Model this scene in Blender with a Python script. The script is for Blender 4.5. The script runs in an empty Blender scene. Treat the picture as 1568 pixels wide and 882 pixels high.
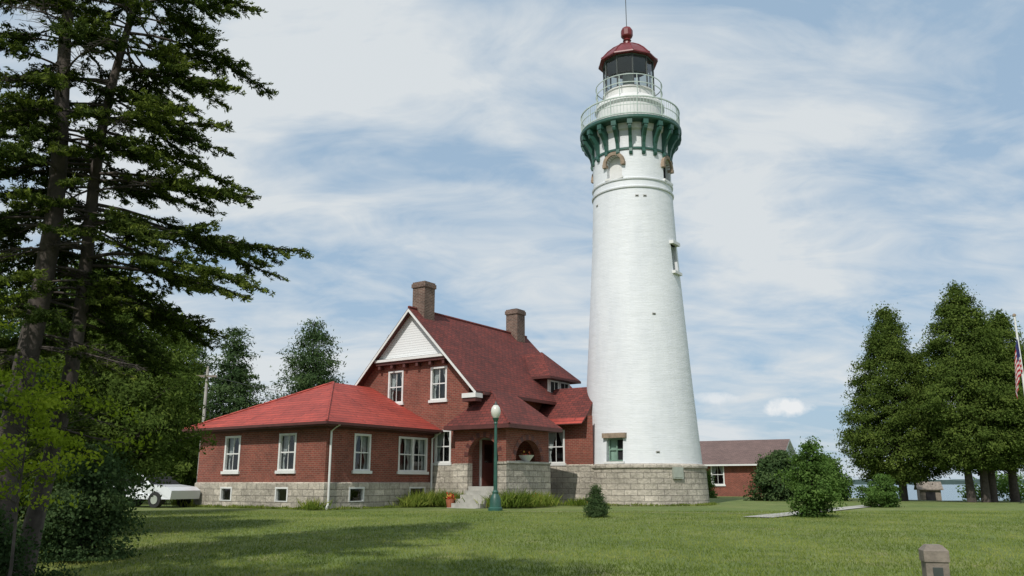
import bpy, bmesh, math, random
import numpy as np
from mathutils import Vector, noise, Quaternion
random.seed(7); np.random.seed(7)
scene=bpy.context.scene
R=math.radians
# ------------------------------------------------------------------ helpers
def new_mat(name):
    m=bpy.data.materials.new(name); m.use_nodes=True
    nt=m.node_tree; b=nt.nodes['Principled BSDF']
    return m,nt,b
def L(nt,a,b): nt.links.new(a,b)
def c4(c): return (c[0],c[1],c[2],1)
def mixc(nt,a,b,fac,mode='MIX'):
    n=nt.nodes.new('ShaderNodeMix'); n.data_type='RGBA'; n.blend_type=mode
    for i,v in ((0,fac),(6,a),(7,b)):
        if hasattr(v,'is_linked') or hasattr(v,'links'): nt.links.new(v,n.inputs[i])
        else: n.inputs[i].default_value=v if i==0 else c4(v)
    return n.outputs[2]
def ramp(nt,src,stops):
    n=nt.nodes.new('ShaderNodeValToRGB'); nt.links.new(src,n.inputs[0])
    e=n.color_ramp.elements
    while len(e)<len(stops): e.new(.5)
    for i,(p,c) in enumerate(stops):
        e[i].position=p; e[i].color=c4(c) if hasattr(c,'__len__') else (c,c,c,1)
    return n.outputs[0]
def noisen(nt,scale,detail=4,rough=.55,vec=None,dist=0):
    n=nt.nodes.new('ShaderNodeTexNoise'); n.inputs['Scale'].default_value=scale
    n.inputs['Detail'].default_value=detail; n.inputs['Roughness'].default_value=rough
    n.inputs['Distortion'].default_value=dist
    if vec is not None: nt.links.new(vec,n.inputs['Vector'])
    return n.outputs['Fac']
def objco(nt):
    return nt.nodes.new('ShaderNodeTexCoord').outputs['Object']
def uvco(nt):
    return nt.nodes.new('ShaderNodeTexCoord').outputs['UV']
def scaled(nt,vec,s):
    n=nt.nodes.new('ShaderNodeMapping'); n.inputs['Scale'].default_value=s; nt.links.new(vec,n.inputs['Vector']); return n.outputs[0]
def bumpn(nt,b,h,strength=.4,dist=.02,prev=None):
    n=nt.nodes.new('ShaderNodeBump'); n.inputs['Strength'].default_value=strength; n.inputs['Distance'].default_value=dist
    nt.links.new(h,n.inputs['Height'])
    if prev is not None: nt.links.new(prev,n.inputs['Normal'])
    nt.links.new(n.outputs[0],b.inputs['Normal']); return n.outputs[0]
def simple(name,col,rough=.7,var=.25,scale=3,bump=.15,bscale=40,metal=0):
    m,nt,b=new_mat(name); o=objco(nt)
    f=noisen(nt,scale,6,.65,o)
    k=ramp(nt,f,[(.3,1-var),(.7,1+var*.4)])
    L(nt,mixc(nt,col,k,1.0,'MULTIPLY'),b.inputs['Base Color'])
    b.inputs['Roughness'].default_value=rough; b.inputs['Metallic'].default_value=metal
    if bump: bumpn(nt,b,noisen(nt,bscale,4,.6,o),bump,.01)
    return m
def brick(name,c1,c2,mort,bw,rh,ms,rough=.85,bump=.4,bdist=.01,noisebump=0,nsc=9,var=.3,offset=.5,vsc=.8,smooth=.1):
    m,nt,b=new_mat(name); u=uvco(nt)
    t=nt.nodes.new('ShaderNodeTexBrick'); L(nt,u,t.inputs['Vector'])
    t.offset=offset
    for k,v in (('Scale',1),('Mortar Size',ms),('Mortar Smooth',smooth),('Bias',0),('Brick Width',bw),('Row Height',rh)): t.inputs[k].default_value=v
    t.inputs['Color1'].default_value=c4(c1); t.inputs['Color2'].default_value=c4(c2); t.inputs['Mortar'].default_value=c4(mort)
    o=objco(nt)
    k=ramp(nt,noisen(nt,vsc,7,.7,o),[(.3,1-var),(.7,1+var*.5)])
    k2=ramp(nt,noisen(nt,vsc*9,4,.7,o),[(.3,1-var*.7),(.7,1+var*.4)])
    col=mixc(nt,t.outputs['Color'],k,1.0,'MULTIPLY'); col=mixc(nt,col,k2,1.0,'MULTIPLY')
    L(nt,col,b.inputs['Base Color']); b.inputs['Roughness'].default_value=rough
    inv=nt.nodes.new('ShaderNodeMath'); inv.operation='SUBTRACT'; inv.inputs[0].default_value=1; L(nt,t.outputs['Fac'],inv.inputs[1])
    p=bumpn(nt,b,inv.outputs[0],bump,bdist)
    if noisebump: bumpn(nt,b,noisen(nt,nsc,5,.7,o),noisebump,.08,p)
    return m

M={}
M['brick']=brick('red_brick',(.27,.066,.042),(.18,.044,.03),(.25,.15,.11),.22,.078,.010)
M['chim']=brick('chimney_brick',(.20,.11,.08),(.12,.07,.052),(.28,.22,.18),.22,.078,.012,var=.5,vsc=2)
M['stone']=brick('limestone_ashlar',(.60,.54,.45),(.43,.39,.32),(.28,.25,.21),.62,.255,.014,bump=.8,bdist=.06,noisebump=1.0,nsc=6,var=.38,vsc=.7)
M['roof_red']=brick('red_roof_bright',(.44,.065,.042),(.35,.05,.034),(.18,.026,.02),3.1,.28,.035,rough=.7,bump=.5,bdist=.02,var=.32,vsc=.7,smooth=.6)
M['roof_dark']=brick('red_shingles',(.20,.038,.028),(.12,.027,.022),(.065,.016,.013),.3,.16,.016,rough=.85,bump=.5,var=.35,vsc=.5)
M['roof_brown']=brick('brown_shingles',(.20,.13,.115),(.15,.10,.09),(.09,.06,.055),.3,.16,.014,rough=.9,var=.2)
M['white']=simple('white_paint',(.72,.72,.70),.55,.12,2,.1)
M['cream']=simple('curtain_cloth',(.62,.62,.6),.9,.3,9,.3,20)
M['trimred']=simple('maroon_trim',(.10,.03,.025),.6,.3)
M['tan']=simple('tan_sandstone',(.33,.25,.18),.85,.4,5,.5,20)
M['green']=simple('green_paint',(.028,.10,.075),.45,.3,3,.1)
M['palegreen']=simple('pale_green_rail',(.50,.58,.53),.5,.2,3,.1)
M['greenwin']=simple('pale_green_window',(.22,.34,.27),.4,.3,4,.1)
M['redpaint']=simple('red_dome_paint',(.17,.022,.024),.42,.3,2,.1)
M['darkmetal']=simple('dark_iron',(.05,.06,.055),.5,.3,4,.1)
M['dark']=simple('dark_interior',(.015,.015,.017),.9,.2,2,0)
M['concrete']=simple('concrete',(.42,.41,.37),.9,.3,2,.3,30)
M['wood']=simple('weathered_wood',(.26,.22,.18),.85,.5,6,.6,25)
M['doorred']=simple('door_wood',(.13,.035,.025),.5,.3,3,.1)
M['clay']=simple('terracotta',(.4,.13,.07),.8,.2,6,.1)
M['flag_r']=simple('flag_red',(.45,.03,.04),.8,.2,6,0)
M['flag_b']=simple('flag_blue',(.03,.04,.16),.8,.2,6,0)
M['rubber']=simple('tyre_rubber',(.02,.02,.02),.8,.2,6,0)
M['greypaint']=simple('grey_box_paint',(.35,.38,.33),.5,.2,3,.1)
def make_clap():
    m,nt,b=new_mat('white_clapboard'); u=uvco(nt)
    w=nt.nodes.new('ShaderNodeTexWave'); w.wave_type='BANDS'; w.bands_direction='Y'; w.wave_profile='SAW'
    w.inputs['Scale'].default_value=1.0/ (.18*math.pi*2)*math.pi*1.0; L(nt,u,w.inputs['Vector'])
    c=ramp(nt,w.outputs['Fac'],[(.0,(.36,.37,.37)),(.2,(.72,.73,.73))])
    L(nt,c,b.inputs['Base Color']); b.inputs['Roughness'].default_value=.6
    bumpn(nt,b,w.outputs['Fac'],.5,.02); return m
M['clap']=make_clap()
def make_tower():
    m,nt,b=new_mat('tower_white_brick'); u=uvco(nt); o=objco(nt)
    t=nt.nodes.new('ShaderNodeTexBrick'); L(nt,u,t.inputs['Vector'])
    for k,v in (('Scale',1),('Mortar Size',.012),('Mortar Smooth',.6),('Brick Width',.24),('Row Height',.085)): t.inputs[k].default_value=v
    st=ramp(nt,noisen(nt,1.0,6,.6,scaled(nt,o,(1.2,1.2,.35))),[(.30,(.64,.665,.69)),(.55,(.71,.73,.745))])
    spots=ramp(nt,noisen(nt,4.0,3,.6,o),[(.70,1.0),(.80,.90)])
    col=mixc(nt,st,spots,1.0,'MULTIPLY')
    L(nt,col,b.inputs['Base Color']); b.inputs['Roughness'].default_value=.6
    inv=nt.nodes.new('ShaderNodeMath'); inv.operation='SUBTRACT'; inv.inputs[0].default_value=1; L(nt,t.outputs['Fac'],inv.inputs[1])
    p=bumpn(nt,b,inv.outputs[0],.25,.01)
    bumpn(nt,b,noisen(nt,1.3,6,.6,scaled(nt,o,(.7,.7,2.2))),.28,.09,p)
    return m
M['tower']=make_tower()
def make_glass():
    m,nt,b=new_mat('window_glass'); nt.nodes.remove(b)
    out=nt.nodes['Material Output']
    tr=nt.nodes.new('ShaderNodeBsdfTransparent'); tr.inputs[0].default_value=(.7,.75,.75,1)
    gl=nt.nodes.new('ShaderNodeBsdfGlossy'); gl.inputs['Roughness'].default_value=.03
    fr=nt.nodes.new('ShaderNodeLayerWeight'); fr.inputs[0].default_value=.5
    pw=nt.nodes.new('ShaderNodeMath'); pw.operation='POWER'; pw.inputs[1].default_value=4.0; L(nt,fr.outputs['Facing'],pw.inputs[0])
    ad=nt.nodes.new('ShaderNodeMath'); ad.operation='MULTIPLY_ADD'; ad.inputs[1].default_value=.9; ad.inputs[2].default_value=.07
    L(nt,pw.outputs[0],ad.inputs[0])
    mx=nt.nodes.new('ShaderNodeMixShader'); L(nt,ad.outputs[0],mx.inputs[0]); L(nt,tr.outputs[0],mx.inputs[1]); L(nt,gl.outputs[0],mx.inputs[2])
    L(nt,mx.outputs[0],out.inputs[0]); return m
M['glass']=make_glass()
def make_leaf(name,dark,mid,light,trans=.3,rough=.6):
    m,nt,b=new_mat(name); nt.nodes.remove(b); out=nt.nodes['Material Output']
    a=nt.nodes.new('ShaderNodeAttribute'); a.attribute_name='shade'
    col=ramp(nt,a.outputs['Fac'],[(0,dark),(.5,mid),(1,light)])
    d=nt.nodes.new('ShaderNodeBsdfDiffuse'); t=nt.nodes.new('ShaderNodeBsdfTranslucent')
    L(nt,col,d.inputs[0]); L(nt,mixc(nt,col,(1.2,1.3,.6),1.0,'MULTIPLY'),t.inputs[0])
    mx=nt.nodes.new('ShaderNodeMixShader'); mx.inputs[0].default_value=trans
    L(nt,d.outputs[0],mx.inputs[1]); L(nt,t.outputs[0],mx.inputs[2])
    L(nt,mx.outputs[0],out.inputs[0])
    return m
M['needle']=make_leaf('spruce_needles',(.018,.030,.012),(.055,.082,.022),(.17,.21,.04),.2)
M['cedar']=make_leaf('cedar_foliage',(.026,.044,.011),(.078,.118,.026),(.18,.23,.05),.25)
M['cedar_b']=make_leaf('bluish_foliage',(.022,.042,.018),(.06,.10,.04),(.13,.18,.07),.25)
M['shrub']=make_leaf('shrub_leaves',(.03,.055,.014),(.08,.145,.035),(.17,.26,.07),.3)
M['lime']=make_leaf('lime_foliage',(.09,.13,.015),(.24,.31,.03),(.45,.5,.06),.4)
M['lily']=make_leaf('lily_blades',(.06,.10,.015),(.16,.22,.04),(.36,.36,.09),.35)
M['grassb']=make_leaf('grass_blades',(.095,.135,.03),(.17,.22,.048),(.30,.32,.10),.4)
M['flower']=make_leaf('flower_petals',(.5,.03,.03),(.6,.10,.08),(.7,.6,.1),.3)
M['bark']=simple('grey_bark',(.085,.07,.06),.95,.5,6,.8,18)

# ------------------------------------------------------------------ mesh builder
class MB:
    def __init__(s): s.v=[];s.f=[];s.m=[];s.uv=[];s.mats=[]
    def mi(s,mat):
        if mat not in s.mats: s.mats.append(mat)
        return s.mats.index(mat)
    def poly(s,pts,mat,uv=None):
        pts=[Vector(p) for p in pts]; b=len(s.v); s.v+=pts
        s.f.append(list(range(b,b+len(pts)))); s.m.append(s.mi(mat))
        if uv is None:
            n=Vector((0,0,0))
            for i in range(len(pts)):
                p,q=pts[i],pts[(i+1)%len(pts)]
                n+=Vector(((p.y-q.y)*(p.z+q.z),(p.z-q.z)*(p.x+q.x),(p.x-q.x)*(p.y+q.y)))
            if n.length>0: n.normalize()
            if abs(n.z)>.97: uv=[(p.x,p.y) for p in pts]
            else:
                t=Vector((-n.y,n.x,0)).normalized(); w=n.cross(t)
                if w.z<0: w=-w
                if t.x<0: t=-t
                uv=[(p.dot(t),p.dot(w)) for p in pts]
        s.uv.append(uv)
    def box(s,O,ex,ey,x0,x1,y0,y1,z0,z1,mat):
        P=lambda x,y,z: Vector((O[0]+ex[0]*x+ey[0]*y,O[1]+ex[1]*x+ey[1]*y,z))
        a=[P(x0,y0,z0),P(x1,y0,z0),P(x1,y1,z0),P(x0,y1,z0)]; b=[P(x0,y0,z1),P(x1,y0,z1),P(x1,y1,z1),P(x0,y1,z1)]
        s.poly(a[::-1],mat); s.poly(b,mat)
        for i in range(4): j=(i+1)%4; s.poly([a[i],a[j],b[j],b[i]],mat)
    def slab(s,pts,th,mt,me=None):
        pts=[Vector(p) for p in pts]; lo=[p-Vector((0,0,th)) for p in pts]; me=me or mt
        s.poly(pts,mt); s.poly(lo[::-1],me)
        for i in range(len(pts)): j=(i+1)%len(pts); s.poly([lo[i],lo[j],pts[j],pts[i]],me)
    def tube(s,pts,r,mat,sides=6,r2=None):
        pts=[Vector(p) for p in pts]; rings=[]
        for i,p in enumerate(pts):
            d=(pts[min(i+1,len(pts)-1)]-pts[max(i-1,0)]).normalized()
            x=d.cross(Vector((0,0,1)) if abs(d.z)<.9 else Vector((1,0,0))).normalized(); y=d.cross(x)
            rr=r if r2 is None else r+(r2-r)*i/(len(pts)-1)
            rings.append([p+(x*math.cos(2*math.pi*k/sides)+y*math.sin(2*math.pi*k/sides))*rr for k in range(sides)])
        for i in range(len(rings)-1):
            for k in range(sides):
                j=(k+1)%sides; s.poly([rings[i][k],rings[i][j],rings[i+1][j],rings[i+1][k]],mat)
        s.poly(rings[0],mat); s.poly(rings[-1],mat)
    def lathe(s,C,prof,seg,mat,ph=0,close=True):
        arc=0
        for i in range(len(prof)-1):
            (r0,z0),(r1,z1)=prof[i],prof[i+1]; d=math.hypot(r1-r0,z1-z0)
            for k in range(seg):
                a=2*math.pi*k/seg+ph; b=2*math.pi*(k+1)/seg+ph
                P=lambda r,t,z: Vector((C[0]+r*math.cos(t),C[1]+r*math.sin(t),z))
                rr=prof[0][0]; rr=max(rr,.3)
                pts=[];uv=[]
                for (r,t,z,w) in ((r0,a,z0,arc),(r0,b,z0,arc),(r1,b,z1,arc+d),(r1,a,z1,arc+d)):
                    pts.append(P(r,t,z)); uv.append((t*rr,w))
                if r1<1e-6: pts=pts[:3];uv=uv[:3]
                elif r0<1e-6: pts=[pts[0],pts[2],pts[3]];uv=[uv[0],uv[2],uv[3]]
                s.poly(pts,mat,uv)
            arc+=d
    def build(s,name,parent=None,smooth=False,merge=True,angle=40):
        me=bpy.data.meshes.new(name); me.from_pydata([tuple(p) for p in s.v],[],s.f)
        ul=me.uv_layers.new(name='UVMap'); flat=[c for f in s.uv for q in f for c in q]
        ul.data.foreach_set('uv',flat)
        for m in s.mats: me.materials.append(m)
        me.polygons.foreach_set('material_index',s.m); me.update()
        if merge:
            bm=bmesh.new(); bm.from_mesh(me); bmesh.ops.remove_doubles(bm,verts=bm.verts,dist=1e-4)
            bmesh.ops.recalc_face_normals(bm,faces=bm.faces); bm.to_mesh(me); bm.free()
        if smooth:
            me.polygons.foreach_set('use_smooth',[True]*len(me.polygons))
            try: me.set_sharp_from_angle(angle=R(angle))
            except Exception: pass
        o=bpy.data.objects.new(name,me); scene.collection.objects.link(o)
        if parent: o.parent=parent
        return o
def empty(name,loc=(0,0,0)):
    e=bpy.data.objects.new(name,None); scene.collection.objects.link(e); e.empty_display_size=.5
    return e

# ------------------------------------------------------------------ ground
def sm(t): t=max(0,min(1,t)); return t*t*(3-2*t)
def g(x,y):
    t=max(0,min(1,(y-6)/22)); z=-.6*(1-t)**2
    start=150-65*sm((x+10)/12)-35*sm((x-20)/6)
    if y>start: z-=3.4*sm((y-start)/45)
    return z
def axis(lo,hi,fine0,fine1,step,grow=1.25):
    a=list(np.arange(fine0,fine1+1e-6,step)); s=step; x=fine1
    while x<hi: s*=grow; x+=s; a.append(x)
    s=step; x=fine0
    while x>lo: s*=grow; x-=s; a.insert(0,x)
    return a
xs=axis(-700,700,-30,40,1.0); ys=axis(-120,900,0,60,1.0,1.15)
V=[(x,y,g(x,y)) for y in ys for x in xs]; nx=len(xs)
F=[(j*nx+i,j*nx+i+1,(j+1)*nx+i+1,(j+1)*nx+i) for j in range(len(ys)-1) for i in range(nx-1)]
me=bpy.data.meshes.new('ground'); me.from_pydata(V,[],F); me.polygons.foreach_set('use_smooth',[True]*len(F))
go=bpy.data.objects.new('grass_lawn',me); scene.collection.objects.link(go)
m,nt,b=new_mat('lawn_grass'); o=objco(nt)
f1=noisen(nt,.22,5,.6,o); f2=noisen(nt,2.2,6,.7,o); f3=noisen(nt,30,4,.7,o)
c1=ramp(nt,f1,[(.3,(.105,.155,.03)),(.5,(.14,.185,.04)),(.72,(.20,.22,.065))])
c2=ramp(nt,f2,[(.3,.66),(.7,1.25)]); c3=ramp(nt,f3,[(.25,.6),(.75,1.35)])
col=mixc(nt,c1,c2,1.0,'MULTIPLY'); col=mixc(nt,col,c3,1.0,'MULTIPLY')
dirt=ramp(nt,noisen(nt,.9,5,.65,o),[(.57,0.0),(.72,.6)])
col=mixc(nt,col,(.27,.24,.10),dirt)
L(nt,col,b.inputs['Base Color']); b.inputs['Roughness'].default_value=.95
p=bumpn(nt,b,f3,.7,.04); bumpn(nt,b,f2,.4,.1,p)
me.materials.append(m)
# lake
mb=MB(); m,nt,b=new_mat('lake_water'); b.inputs['Base Color'].default_value=(.10,.17,.21,1); b.inputs['Roughness'].default_value=.22
bumpn(nt,b,noisen(nt,.6,5,.6,scaled(nt,objco(nt),(.3,1,1))),.35,.4)
mb.poly([(-6000,40,-1.15),(9000,40,-1.15),(9000,12000,-1.15),(-6000,12000,-1.15)],m); mb.build('lake_water')
# far shore
mb=MB(); msh=simple('far_shore_trees',(.07,.11,.10),.95,.3,.02,0)
prev=None
for i in range(80):
    x=420+i*14; y=1500+i*3; h=7+4*noise.noise(Vector((i*.35,0,0)))
    if i<8: h*=i/8
    if prev: mb.poly([(prev[0],prev[1],-2),(x,y,-2),(x,y,h),(prev[0],prev[1],prev[2])],msh); mb.poly([(prev[0],prev[1],prev[2]),(x,y,h),(x+10,y+120,h),(prev[0]+10,prev[1]+120,prev[2])],msh)
    prev=(x,y,h)
mb.build('distant_shore')

# ------------------------------------------------------------------ foliage
def unit(a): return a/np.maximum(np.linalg.norm(a,axis=1,keepdims=True),1e-9)
def leaf_obj(name,C,Nrm,Ln,Wd,shade,mat,T=None,wood=None,woodmat=None,parent=None):
    n=len(C); Nrm=unit(Nrm)
    if T is None: T=np.random.normal(size=(n,3))
    T=unit(T-Nrm*np.sum(T*Nrm,axis=1,keepdims=True)); B=np.cross(Nrm,T)
    Ln=np.broadcast_to(Ln,(n,))[:,None]; Wd=np.broadcast_to(Wd,(n,))[:,None]
    V=np.stack([C-T*Ln,C+B*Wd-T*Ln*.1,C+T*Ln,C-B*Wd-T*Ln*.1],axis=1).reshape(-1,3)
    Fc=np.arange(4*n).reshape(-1,4)
    wv,wf=(np.array(wood[0]).reshape(-1,3),np.array(wood[1]).reshape(-1,4)) if wood and len(wood[0]) else (np.zeros((0,3)),np.zeros((0,4),int))
    Fc=np.concatenate([Fc,wf+4*n]).astype(np.int32); V=np.concatenate([V,wv]).astype(np.float32)
    me=bpy.data.meshes.new(name); nf=len(Fc)
    me.vertices.add(len(V)); me.vertices.foreach_set('co',V.ravel())
    me.loops.add(nf*4); me.loops.foreach_set('vertex_index',Fc.ravel())
    me.polygons.add(nf); me.polygons.foreach_set('loop_start',np.arange(0,nf*4,4,dtype=np.int32))
    try: me.polygons.foreach_set('loop_total',np.full(nf,4,dtype=np.int32))
    except Exception: pass
    me.materials.append(mat); me.materials.append(woodmat or M['bark'])
    me.polygons.foreach_set('material_index',np.concatenate([np.zeros(n,np.int32),np.ones(len(wf),np.int32)]))
    me.update(calc_edges=True)
    at=me.attributes.new('shade','FLOAT','FACE'); at.data.foreach_set('value',np.concatenate([np.clip(shade,0,1),np.zeros(len(wf))]).astype(np.float32))
    o=bpy.data.objects.new(name,me); scene.collection.objects.link(o)
    if parent: o.parent=parent
    return o
def wtube(W,pts,radii,sides=5):
    pts=[np.array(p,float) for p in pts]; b0=len(W[0])
    for i,p in enumerate(pts):
        d=pts[min(i+1,len(pts)-1)]-pts[max(i-1,0)]; d/=np.linalg.norm(d)+1e-9
        x=np.cross(d,[0,0,1] if abs(d[2])<.9 else [1,0,0]); x/=np.linalg.norm(x); y=np.cross(d,x)
        for k in range(sides):
            a=2*math.pi*k/sides; W[0].append(p+(x*math.cos(a)+y*math.sin(a))*radii[i])
    for i in range(len(pts)-1):
        for k in range(sides):
            j=(k+1)%sides; W[1].append((b0+i*sides+k,b0+i*sides+j,b0+(i+1)*sides+j,b0+(i+1)*sides+k))
def crown_tree(name,base,prof,n_cl,per,clr,ln,wd,mat,seed,trunk=None,lob=.28,trunks=1,up=.3,flat=.6,shadebias=0.,inner=.35,limbs=True,spread=.5):
    rng=np.random.RandomState(seed); base=np.array(base,float)
    zs=np.array([p[0] for p in prof]); rs=np.array([p[1] for p in prof])
    zz=np.linspace(zs[0],zs[-1],200); rr=np.interp(zz,zs,rs); w=rr+.03; w/=w.sum()
    z=rng.choice(zz,n_cl,p=w)+rng.uniform(-.05,.05,n_cl); ang=rng.uniform(0,2*math.pi,n_cl)
    f=inner+(1-inner)*rng.uniform(0,1,n_cl)**.55
    lobv=np.array([noise.noise(Vector((math.cos(a)*1.3+seed,math.sin(a)*1.3,q*.9)))+.6*noise.noise(Vector((math.cos(a)*3+seed,math.sin(a)*3,q*2.1))) for a,q in zip(ang,z)])
    r=np.interp(z,zs,rs)*f*(1+lob*2*lobv)
    CC=np.stack([r*np.cos(ang),r*np.sin(ang),z],1)
    out=np.stack([np.cos(ang),np.sin(ang),np.full(n_cl,up)],1)
    W=([],[])
    trad=trunk or .12
    H=zs[-1]
    for k in range(trunks):
        off=np.array([(k-(trunks-1)/2)*spread+rng.uniform(-.15,.15),rng.uniform(-1,1)*.3,0])*(trunks>1)
        pts=[base+off+np.array([0,0,-.15]),base+off*1.1+np.array([0.03,0,H*.15]),base+off*1.2+np.array([rng.uniform(-.1,.1),0,H*.4]),base+off*.6+np.array([0,rng.uniform(-.1,.1),H*.7]),base+np.array([0,0,H*.97])]
        wtube(W,pts,[trad*1.35,trad,trad*.8,trad*.45,.01],8)
    if limbs:
        for k in rng.choice(n_cl,min(n_cl,60),replace=False):
            c=CC[k]; s=np.array([0,0,max(c[2]-np.hypot(c[0],c[1])*.4,H*.08)])
            mid=(s+c)/2+np.array([0,0,.05]); wtube(W,[base+s,base+mid,base+c],[trad*.28,trad*.18,trad*.05],4)
    clsh=rng.uniform(0,1,n_cl)
    idx=np.repeat(np.arange(n_cl),per); n=len(idx)
    sc=clr*(.6+.8*rng.uniform(0,1,n_cl))[idx][:,None]
    d=np.clip(rng.normal(size=(n,3)),-1.9,1.9)*np.array([1,1,flat])*.5
    P=base+CC[idx]+d*sc
    Nn=out[idx]*.7+rng.normal(size=(n,3))*.6+np.array([0,0,.25])
    depth=f[idx]
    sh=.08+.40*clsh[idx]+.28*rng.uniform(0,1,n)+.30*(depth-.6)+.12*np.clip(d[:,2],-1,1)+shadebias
    s=rng.uniform(.6,1.3,n)
    P[:,2]=np.maximum(P[:,2],base[2]+.02)
    return leaf_obj(name,P,Nn,ln*s,wd*s,sh,mat,wood=W)

def spruce(name,base,lean,H,rad,zlo,lenf,seed,step=.2,nb=3,dead=.12,mat='needle',dens=1.0,nl=.042,nw=.011):
    rng=np.random.RandomState(seed); base=np.array(base,float); W=([],[])
    def tr(z): return base+np.array([lean[0]*z+.08*math.sin(z*.9+seed),lean[1]*z+.06*math.cos(z*.7+seed),z])
    zz=np.linspace(0,H,14); wtube(W,[tr(z) for z in zz],[max(rad*(1-z/H)**.8*(1.25 if z<.3 else 1),.012) for z in zz],9)
    P=[];Nn=[];T=[];S=[]
    z=zlo
    while z<H-.15:
        for k in range(nb):
            az=rng.uniform(0,2*math.pi); Lb=lenf(z,az)*rng.uniform(.55,1.12)
            if Lb<.15: continue
            isdead=rng.uniform()<dead*(1.6 if z<H*.3 else .6)
            h=np.array([math.cos(az),math.sin(az),0]); side=np.array([-h[1],h[0],0])
            s0=tr(z+rng.uniform(-.1,.1)); a1=rng.uniform(-.05,.12); a2=rng.uniform(.35,.65); a3=rng.uniform(.16,.32)
            up=lambda u:(a1*u-a2*u*u+a3*u**3)*Lb
            wob=rng.uniform(-.12,.12)
            bp=lambda u: s0+h*Lb*u+side*wob*Lb*math.sin(u*2.5)+np.array([0,0,up(u)])
            us=np.linspace(0,1,7); wtube(W,[bp(u) for u in us],[max(.009+.008*Lb*(1-u),.004)*(.9 if isdead else 1) for u in us],4)
            bs=rng.uniform(0,.4)
            u=.18 if isdead else rng.uniform(.22,.42)
            while u<1.0:
                for sd in (-1,1):
                    if rng.uniform()<.18: continue
                    tl=(.36*Lb*(1.10-u)+.10)*rng.uniform(.35,1.15); th=sd*R(rng.uniform(30,70))*(1-.35*u)
                    td=h*math.cos(th)+side*math.sin(th)+np.array([0,0,rng.uniform(-.55,.14)]); td/=np.linalg.norm(td)
                    c0=bp(u); c1=c0+td*tl
                    wtube(W,[c0,(c0+c1)/2+np.array([0,0,.012]),c1],[.006,.004,.002],3)
                    if isdead:
                        for q in range(3):
                            e0=c0+td*tl*rng.uniform(.2,.9); e1=e0+np.array([rng.uniform(-1,1),rng.uniform(-1,1),rng.uniform(-.6,.3)])*.12
                            wtube(W,[e0,e1],[.003,.0015],3)
                        continue
                    segs=[(c0,td,tl,1.0)]
                    if tl>.28:   # secondary twiglets
                        for q2 in (.35,.55,.75):
                            for s2 in (-1,1):
                                if rng.uniform()<.35: continue
                                d2=td+s2*np.cross(td,[0,0,1])*rng.uniform(.6,1.2)+np.array([0,0,rng.uniform(-.4,.05)]); d2/=np.linalg.norm(d2)
                                segs.append((c0+td*tl*q2,d2,tl*rng.uniform(.22,.42),.8))
                    for (a0,ad,al,qq) in segs:
                        m=max(2,int(al/.034*dens)); q=rng.uniform(.08,1.05,m)[:,None]
                        reps=4; pts=np.repeat(a0+ad*al*q,reps,axis=0); k2=len(pts)
                        jit=rng.normal(size=(k2,3))*.017; P.append(pts+jit)
                        T.append(ad*.9+rng.normal(size=(k2,3))*.5); Nn.append(np.array([0,0,.5])+rng.normal(size=(k2,3))*.8)
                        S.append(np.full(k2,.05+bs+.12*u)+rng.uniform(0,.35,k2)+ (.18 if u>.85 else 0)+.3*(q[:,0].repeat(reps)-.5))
                u+=.062/dens*max(.6,min(1.2,1.6/Lb))
            if not isdead:
                m=int(Lb/.026*dens); q=rng.uniform(.34,1.02,m); pts=np.array([bp(x) for x in q]); pts=np.repeat(pts,3,axis=0)
                P.append(pts+rng.normal(size=pts.shape)*.02); T.append(h+rng.normal(size=pts.shape)*.6); Nn.append(np.array([0,0,.6])+rng.normal(size=pts.shape)*.6); S.append(rng.uniform(.1,.6,len(pts)))
        z+=step*rng.uniform(.5,1.5)
    P=np.concatenate(P);T=np.concatenate(T);Nn=np.concatenate(Nn);S=np.concatenate(S)
    s=rng.uniform(.7,1.3,len(P))
    print(name,len(P))
    return leaf_obj(name,P,Nn,nl*s,nw*s,S,M[mat],T=T,wood=W)

# big spruces on the left
def lenA(z,az):
    xs_=[0,1.5,3,4.5,6,8,10,13]; ls=[1.0,1.4,1.8,1.9,1.9,1.8,1.5,.2]
    return float(np.interp(z,xs_,ls))
def lenB(z,az):
    xs_=[0,3.4,4.2,5.0,5.7,6.5,7.6,8.6,10,13]; ls=[.5,1.7,2.7,3.35,3.1,2.4,2.0,2.2,1.8,.2]
    l=float(np.interp(z,xs_,ls)); c=math.cos(az)
    return l*(.6+.4*max(c,0)) if z<6.2 else l
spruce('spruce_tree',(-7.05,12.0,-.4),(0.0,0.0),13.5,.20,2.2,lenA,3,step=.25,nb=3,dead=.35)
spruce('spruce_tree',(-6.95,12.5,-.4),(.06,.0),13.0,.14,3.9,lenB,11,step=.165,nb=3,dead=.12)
# trees behind the photographer, their shade falls on the lawn
crown_tree('shade_tree',(-6.8,-.5,-.6),[(7.0,1.0),(9,2.4),(12,2.8),(15,1.8),(17,.2)],220,50,1.0,.2,.12,M['shrub'],41,trunk=.25)
crown_tree('shade_tree',(-10.2,-.5,-.6),[(7.0,1.0),(9,2.4),(12,2.8),(14,1.8),(16,.2)],220,50,1.0,.2,.12,M['shrub'],42,trunk=.25)
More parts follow.
